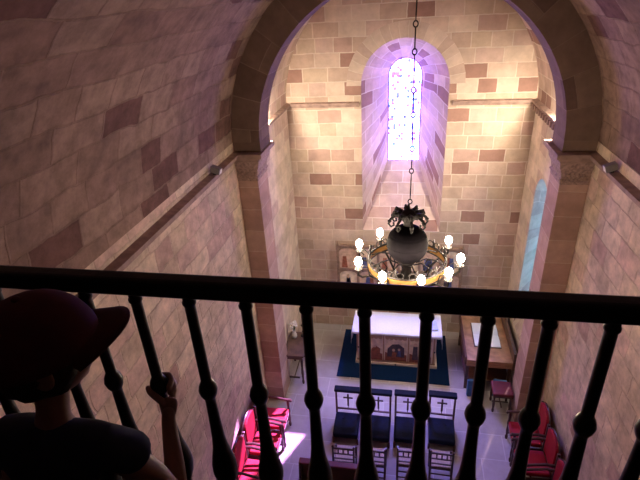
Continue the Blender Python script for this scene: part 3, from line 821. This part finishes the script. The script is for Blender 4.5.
for s in (-1, 1):
    bm = NB(); prof = [(0, .02), (.06, .045), (.13, .05), (.20, .042), (.26, .03)]
    A = [[bm.verts.new((x_, sg*(b), z_)) for x_, z_ in [(-.26, .012)]+[(-.26, .0)]] for sg, b in ((1, 0), (1, 0))][:0]
    y0_, y1_ = (0.004, .39) if s > 0 else (-.39, -.004)
    prism(bm, [(.0 if False else s*.003, .012)]+[(s*a*1.49, z_) for a, z_ in prof]+[(s*.388, .012)], -.255, .255, 'x')
    obj('page_block', bm, M_paper, ob)
bm = NB()
for k in range(7):
    yy = .06+k*.045; box(bm, -.2, .2-.05*(k % 3), yy, yy+.008, .0705-k*.0, .0715)
bm.free()
# blue cushions in front of the table
for xx, yy, rz, lb in ((1.46, 7.56, .15, 'blue cushion leaning at the left front of the oak table'), (1.97, 7.60+.0, -.1, 'blue cushion leaning at the right front of the oak table')):
    bm = NB(); box(bm, -.13, .13, -.05, .03, 0, .42, Matrix.Rotation(-.05, 4, 'X'))
    M_bl2 = bpy.data.materials.get('bright_blue_fabric') or mat('bright_blue_fabric', (.04, .13, .33), .7, var=.2)
    c = obj('cushion', bm, M_bl2, bevel=.03, seg=4); c.location = (xx, yy, .004); c.rotation_euler = (0, 0, rz); tag(c, lb, 'cushion')

# ------------------------------------------------------------------ spotlights on the cornices
def spot(x, y, z, s, lb):
    r = empty('spotlight', (x, y, z), label=lb, cat='spotlight')
    bm = NB(); box(bm, -.07, .07, -.05, .05, .03, .12, Matrix.Rotation(.35*s, 4, 'Y')); obj('housing', bm, M_grey, r, bevel=.008)
    bm = NB(); box(bm, -.02, .02, -.02, .02, .0, .05); obj('bracket', bm, M_iron2, r)
    bm = NB(); box(bm, s*.071-.002, s*.071+.004, -.04, .04, .04, .11, Matrix.Rotation(.35*s, 4, 'Y')); obj('lens', bm, M_white, r)
spot(NL+.075, 5.92, 5.342, 1, 'small grey spotlight on the left cornice')
spot(NR-.075, 6.12, 5.342, -1, 'small grey spotlight on the right cornice')
# putlog holes in the left wall (small dark sockets)
for (yy, zz) in ((6.35, 4.55), (5.1, 3.9)):
    pass

# ------------------------------------------------------------------ the child
KX, KY = -.70, .57
kid = empty('person', (KX, KY, GZ), label='child in red cap and navy shirt holding a baluster of the railing', cat='person'); KS = 1.03; kid.scale = (KS, KS, KS)
def skin_mesh(name, pts, edges, m, parent, sub=2, root=0):
    me = bpy.data.meshes.new(name)
    me.from_pydata([p[0] for p in pts], edges, [])
    o = bpy.data.objects.new(name, me); link(o, parent); me.materials.append(m)
    sk = o.modifiers.new('skin', 'SKIN'); sk.use_smooth_shade = True
    for i, p in enumerate(pts):
        r = p[1]; r = (r, r) if not isinstance(r, tuple) else r
        me.skin_vertices[0].data[i].radius = r
        me.skin_vertices[0].data[i].use_root = (i == root)
    s = o.modifiers.new('sub', 'SUBSURF'); s.levels = sub; s.render_levels = sub
    return o
# local coordinates, z from the gallery floor; hand target: baluster at world (-.72, 1.0)
hx, hy, hz = (-.747-KX)/KS, (1.0-KY)/KS, .545/KS
ins = [((0, 0, .50), (.085, .062)), ((0, 0, .58), (.080, .06)), ((0, .005, .70), (.085, .06)), ((0, .0, .790), (.050, .040)), ((.004, .015, .865), (.031, .031)), ((.014, .03, .94), (.034, .036)),
       # right arm 6..10
       ((.105, .0, .81), .036), ((.140, .07, .62), .032), ((.085, .19, .345), .030), ((.055, .25, .40), .031), ((hx+.052, hy-.072, hz-.042), .0215),
       # left arm 11..14
       ((-.105, .0, .81), .036), ((-.145, .0, .63), .030), ((-.155, .02, .50), .026), ((-.145, .10, .37), .019),
       # legs 15..22
       ((.055, 0, .45), .062), ((.06, .01, .26), .045), ((.06, -.01, .14), .036), ((.06, -.015, .05), .026),
       ((-.055, 0, .45), .062), ((-.06, .01, .26), .045), ((-.06, -.01, .14), .036), ((-.06, -.015, .05), .026), ((hx+.048, hy-.046, hz-.022), .022)]
ed = [(0, 1), (1, 2), (2, 3), (3, 4), (4, 5), (3, 6), (6, 7), (7, 8), (8, 9), (9, 10), (10, 23), (3, 11), (11, 12), (12, 13), (13, 14), (0, 15), (15, 16), (16, 17), (17, 18), (0, 19), (19, 20), (20, 21), (21, 22)]
skin_mesh('body', ins, ed, M_skin, kid)
# head (faces local +y, then turned to the right)
HC = V((.004, .045, .995)); yaw = -math.radians(50)
HM = Matrix.Translation(HC) @ Matrix.Rotation(yaw, 4, 'Z') @ Matrix.Rotation(-.02, 4, 'X') @ Matrix.Scale(1.03, 4) 
bm = NB(); nn, mm = 32, 24
def headp(th, ph):
    # th azimuth (pi/2 = front), ph polar from bottom
    x = math.sin(ph)*math.cos(th); y = math.sin(ph)*math.sin(th); z = -math.cos(ph)
    X = .072*x; Y = .088*y; Z = .098*z
    if z < 0:
        k = -z; X *= 1-.28*k*k; Y = Y*(1-.25*k)+.012*k if y > 0 else Y*(1-.35*k)
    # nose
    g = math.exp(-((x/.13)**2+((z+.12)/.16)**2)) if y > 0 else 0; Y += .018*g
    # brow, eye sockets
    for sx in (-1, 1):
        g = math.exp(-(((x-sx*.36)/.17)**2+((z-.05)/.11)**2)) if y > 0 else 0; Y -= .006*g
        g = math.exp(-(((x-sx*.5)/.25)**2+((z+.3)/.22)**2)) if y > 0 else 0; Y += .006*g
    g = math.exp(-((x/.22)**2+((z+.48)/.07)**2)) if y > 0 else 0; Y += .006*g
    g = math.exp(-((x/.2)**2+((z+.80)/.14)**2)) if y > 0 else 0; Y += .010*g
    return V((X, Y, Z))
grid = [[bm.verts.new(HM @ headp(2*PI*i/nn, PI*j/mm)) for i in range(nn)] for j in range(1, mm)]
for a, b in zip(grid, grid[1:]):
    for i in range(nn): bm.faces.new((a[i], a[(i+1) % nn], b[(i+1) % nn], b[i]))
bm.faces.new(grid[0][::-1]); bm.faces.new(grid[-1])
for sx in (-1, 1):
    Me = HM @ Matrix.Translation((sx*.074, -.004, -.008)) @ Matrix.Rotation(sx*-.35, 4, 'Z')
    b2 = NB(); ball(b2, (0, 0, 0), .02, 12, 8, (.35, .75, 1.25)); torus(b2, (0, 0, 0), .017, .005, Matrix.Rotation(PI/2, 3, 'Y'), 14, 6, 1.2, .8)
    for v in b2.verts: v.co = Me @ v.co
    tmp = bpy.data.meshes.new('t'); b2.to_mesh(tmp); b2.free(); bm.from_mesh(tmp); bpy.data.meshes.remove(tmp)
obj('head', bm, M_skin, kid, smooth=True, angle=0)
bm = NB()
for sx in (-1, 1): ball(bm, HM @ V((sx*.027, .077, .004)), .0085, 10, 8)
obj('eye', bm, M_shade, kid, smooth=True)
bm = NB(); tube(bm, [HM @ V((-.016, .066, -.050)), HM @ V((0, .075, -.051)), HM @ V((.016, .066, -.050))], .0035, 6); obj('lips', bm, mat('lip_pink', (.36, .13, .11), .5), kid, smooth=True)
# hair: cap of short hair at the back and sides
bm = NB()
grid = []
for j in range(13):
    ph = PI*(.30+.70*j/12); row_ = []
    for i in range(25):
        th = PI*1.5+(-1+2*i/24)*PI*(.60+.42*(j/12))  # around the back
        x = math.sin(ph)*math.cos(th); y = math.sin(ph)*math.sin(th); z = -math.cos(ph)
        jj = .0035*math.sin(i*5+j*3)
        row_.append(bm.verts.new(HM @ V(((.077+jj)*x, (.094+jj)*y, .103*z))))
    grid.append(row_)
for a, b in zip(grid, grid[1:]):
    for i in range(24): bm.faces.new((a[i], a[i+1], b[i+1], b[i]))
h = obj('hair', bm, M_hair, kid, smooth=True, angle=0); s_ = h.modifiers.new('t', 'SOLIDIFY'); s_.thickness = .008; s_.offset = -1
# cap
CM = HM @ Matrix.Translation((0, .0, .018)) @ Matrix.Rotation(.10, 4, 'X')
bm = NB(); grid = []
for j in range(13):
    ph = PI/2*(j/12)
    grid.append([bm.verts.new(CM @ V(((.089+.0012*abs(math.sin(3*t)))*math.cos(ph)**.82*math.cos(t) if j < 12 else 0, (.106)*math.cos(ph)**.82*math.sin(t) if j < 12 else 0, (.112*math.sin(ph)-.012)))) for t in [2*PI*i/36 for i in range(36)]])
for a, b in zip(grid, grid[1:]):
    for i in range(36): bm.faces.new((a[i], a[(i+1) % 36], b[(i+1) % 36], b[i]))
bmesh.ops.remove_doubles(bm, verts=bm.verts, dist=1e-4)
cap = obj('baseball_cap', bm, M_cap_red, kid, smooth=True, angle=0); s_ = cap.modifiers.new('t', 'SOLIDIFY'); s_.thickness = .003
bm = NB(); g0 = []
for i in range(17):
    t = PI*(.5+(-.40+.80*i/16)); ix, iy = .088*math.cos(t), .104*math.sin(t)
    u = -1+2*i/16; L = .058*math.sqrt(max(0, 1-(u*.95)**2))
    col_ = []
    for k in range(5):
        f = k/4; col_.append(bm.verts.new(CM @ V((ix*(1-.04*f), iy+L*f, .004-.030*(u*u)*f*1.1-.008*f))))
    g0.append(col_)
for a, b in zip(g0, g0[1:]):
    for k in range(4): bm.faces.new((a[k], a[k+1], b[k+1], b[k]))
br_ = obj('brim', bm, M_cap_red2, cap, smooth=True, angle=0); s_ = br_.modifiers.new('t', 'SOLIDIFY'); s_.thickness = .005
bm = NB(); ball(bm, CM @ V((0, 0, .102)), .008, 10, 6, (1, 1, .6)); obj('button', bm, M_cap_red, cap, smooth=True)
# T-shirt
sh = [((0, 0, .46), (.104, .078)), ((0, 0, .56), (.098, .074)), ((0, .005, .69), (.100, .073)), ((0, .0, .795), (.092, .064)), ((0, .010, .856), (.040, .040)),
      ((.105, .0, .805), .046), ((.148, .05, .72), .046), ((-.105, .0, .805), .046), ((-.150, .01, .71), .044)]
skin_mesh('shirt', sh, [(0, 1), (1, 2), (2, 3), (3, 4), (3, 5), (5, 6), (3, 7), (7, 8)], M_shirt, kid)
sr = [((0, 0, .49), (.095, .07)), ((0, 0, .43), (.09, .07)), ((.058, .0, .40), .07), ((.062, .01, .27), .064), ((-.058, .0, .40), .07), ((-.062, .01, .27), .064)]
skin_mesh('shorts', sr, [(0, 1), (1, 2), (2, 3), (1, 4), (4, 5)], M_shorts, kid)
for sx in (-1, 1):
    bm = NB(); ball(bm, (sx*.06, .03, .035), .035, 14, 8, (1, 2.1, 1)); 
    for v in bm.verts: v.co.z = max(v.co.z, .001)
    obj('shoe', bm, M_shoe, kid, smooth=True, angle=0)
# right hand gripping the baluster from the right/near side
def hand(bx, by, z0, side, parent):
    # palm beside the baluster (bx,by), fingers wrapping away from the child
    q = 1.18
    B = lambda dx, dy, dz: (bx+side*dx*q, by+dy*q, z0+dz*q)
    skin_mesh('palm', [(B(.045, -.065, -.030), (.021, .016)), (B(.041, -.042, -.008), (.027, .016)), (B(.035, -.022, .014), (.030, .015))], [(0, 1), (1, 2)], M_skin, parent, 2)
    for k in range(4):
        z = .034-.0165*k; L = (.9, 1.0, .95, .8)[k]; r = (.0092, .0096, .0092, .0082)[k]
        f = [(B(.034, -.020, z-.004), r*1.1), (B(.036*L, .010, z+.002), r*1.05), (B(.016, .032*L, z+.002), r), (B(-.010, .030*L, z), r*.9), (B(-.025*L, .012, z-.001), r*.8)]
        skin_mesh('finger', f, [(0, 1), (1, 2), (2, 3), (3, 4)], M_skin, parent, 2)
    t = [(B(.036, -.040, -.002), .0125), (B(.012, -.036, .016), .011), (B(-.012, -.028, .026), .010), (B(-.026, -.012, .030), .0085)]
    skin_mesh('thumb', t, [(0, 1), (1, 2), (2, 3)], M_skin, parent, 2)
hand(hx, hy, hz-.02, 1, kid)
# left hand on the next baluster to the left
lx = -.72-.1512-KX
hand(-.10, .20, .33, -1, kid)

# ------------------------------------------------------------------ light
w = bpy.data.worlds.new('world'); C.world = w; w.use_nodes = True
w.node_tree.nodes['Background'].inputs[0].default_value = (.35, .5, .9, 1); w.node_tree.nodes['Background'].inputs[1].default_value = .8
sun = bpy.data.lights.new('sun', 'SUN'); sun.energy = 70; sun.angle = .012; sun.color = (1, .66, .62)
so = bpy.data.objects.new('sun', sun); COL.objects.link(so)
d = V((-2.2, -4.9, -4.7)).normalized(); so.rotation_euler = d.to_track_quat('-Z', 'Y').to_euler()
so.location = (3, 16, 12)
bulb_nt = M_bulb.node_tree.nodes['Principled BSDF']; bulb_nt.inputs['Emission Strength'].default_value = 132

# two unseen fill lamps, added behind the arch to brighten the chancel
for s_, e in ((-1, 105), (1, 140)):
    fx = 2.262 if s_ > 0 else -2.422
    r = empty('fill_light', (fx, YQ+.16, 5.542), label='small grey fill light, added unseen on the chancel cornice behind the %s side of the arch' % ('left' if s_ < 0 else 'right'), cat='fill_light')
    bm = NB(); box(bm, -.05, .05, -.03, .03, .03, .14); obj('housing', bm, M_grey, r, bevel=.01)
    bm = NB(); box(bm, -.02, .02, -.02, .02, .0, .035); obj('bracket', bm, M_grey, r)
    L_ = bpy.data.lights.new('fill_lamp', 'AREA'); L_.shape = 'RECTANGLE'; L_.size = .08; L_.size_y = .08; L_.energy = e; L_.color = (1, .84, .64)
    lo = bpy.data.objects.new('fill_lamp', L_); COL.objects.link(lo); lo.location = (fx, YQ+.205, 5.63)
    lo.rotation_euler = V((-s_*.45, .62, -.95)).to_track_quat('-Z', 'Y').to_euler()
# skylight falling steeply through the stained glass
L_ = bpy.data.lights.new('skylight', 'AREA'); L_.shape = 'RECTANGLE'; L_.size = 3; L_.size_y = 2; L_.energy = 4600; L_.color = (.62, .80, 1)
lo = bpy.data.objects.new('skylight', L_); COL.objects.link(lo); lo.location = (WC, 13.0, 8.6)
lo.rotation_euler = (V((WC, 10.4, 5.1))-V(lo.location)).to_track_quat('-Z', 'Y').to_euler()

# ------------------------------------------------------------------ camera
f = 474.0
dv = V((94, -252, f)).normalized(); nv = V((55, 910, f)); nv = (nv-dv*nv.dot(dv)).normalized(); xv = nv.cross(dv)
if xv.x < 0: xv = -xv
# rows: world axes expressed in image space (x right, y down, z forward)
Rw = Matrix((xv, dv, -nv))
right = Rw @ V((1, 0, 0)); up = Rw @ V((0, -1, 0)); back = Rw @ V((0, 0, -1))
cam = bpy.data.cameras.new('camera'); cam.sensor_width = 36; cam.lens = f/640*36; cam.clip_start = .05
co = bpy.data.objects.new('camera', cam); COL.objects.link(co)
co.matrix_world = Matrix(((right.x, up.x, back.x, 0), (right.y, up.y, back.y, 0), (right.z, up.z, back.z, 7.5), (0, 0, 0, 1)))
C.camera = co
C.view_settings.view_transform = 'Standard'; C.view_settings.look = 'None'; C.view_settings.gamma = 1; C.view_settings.use_curve_mapping = False
C.view_settings.exposure = 0.5
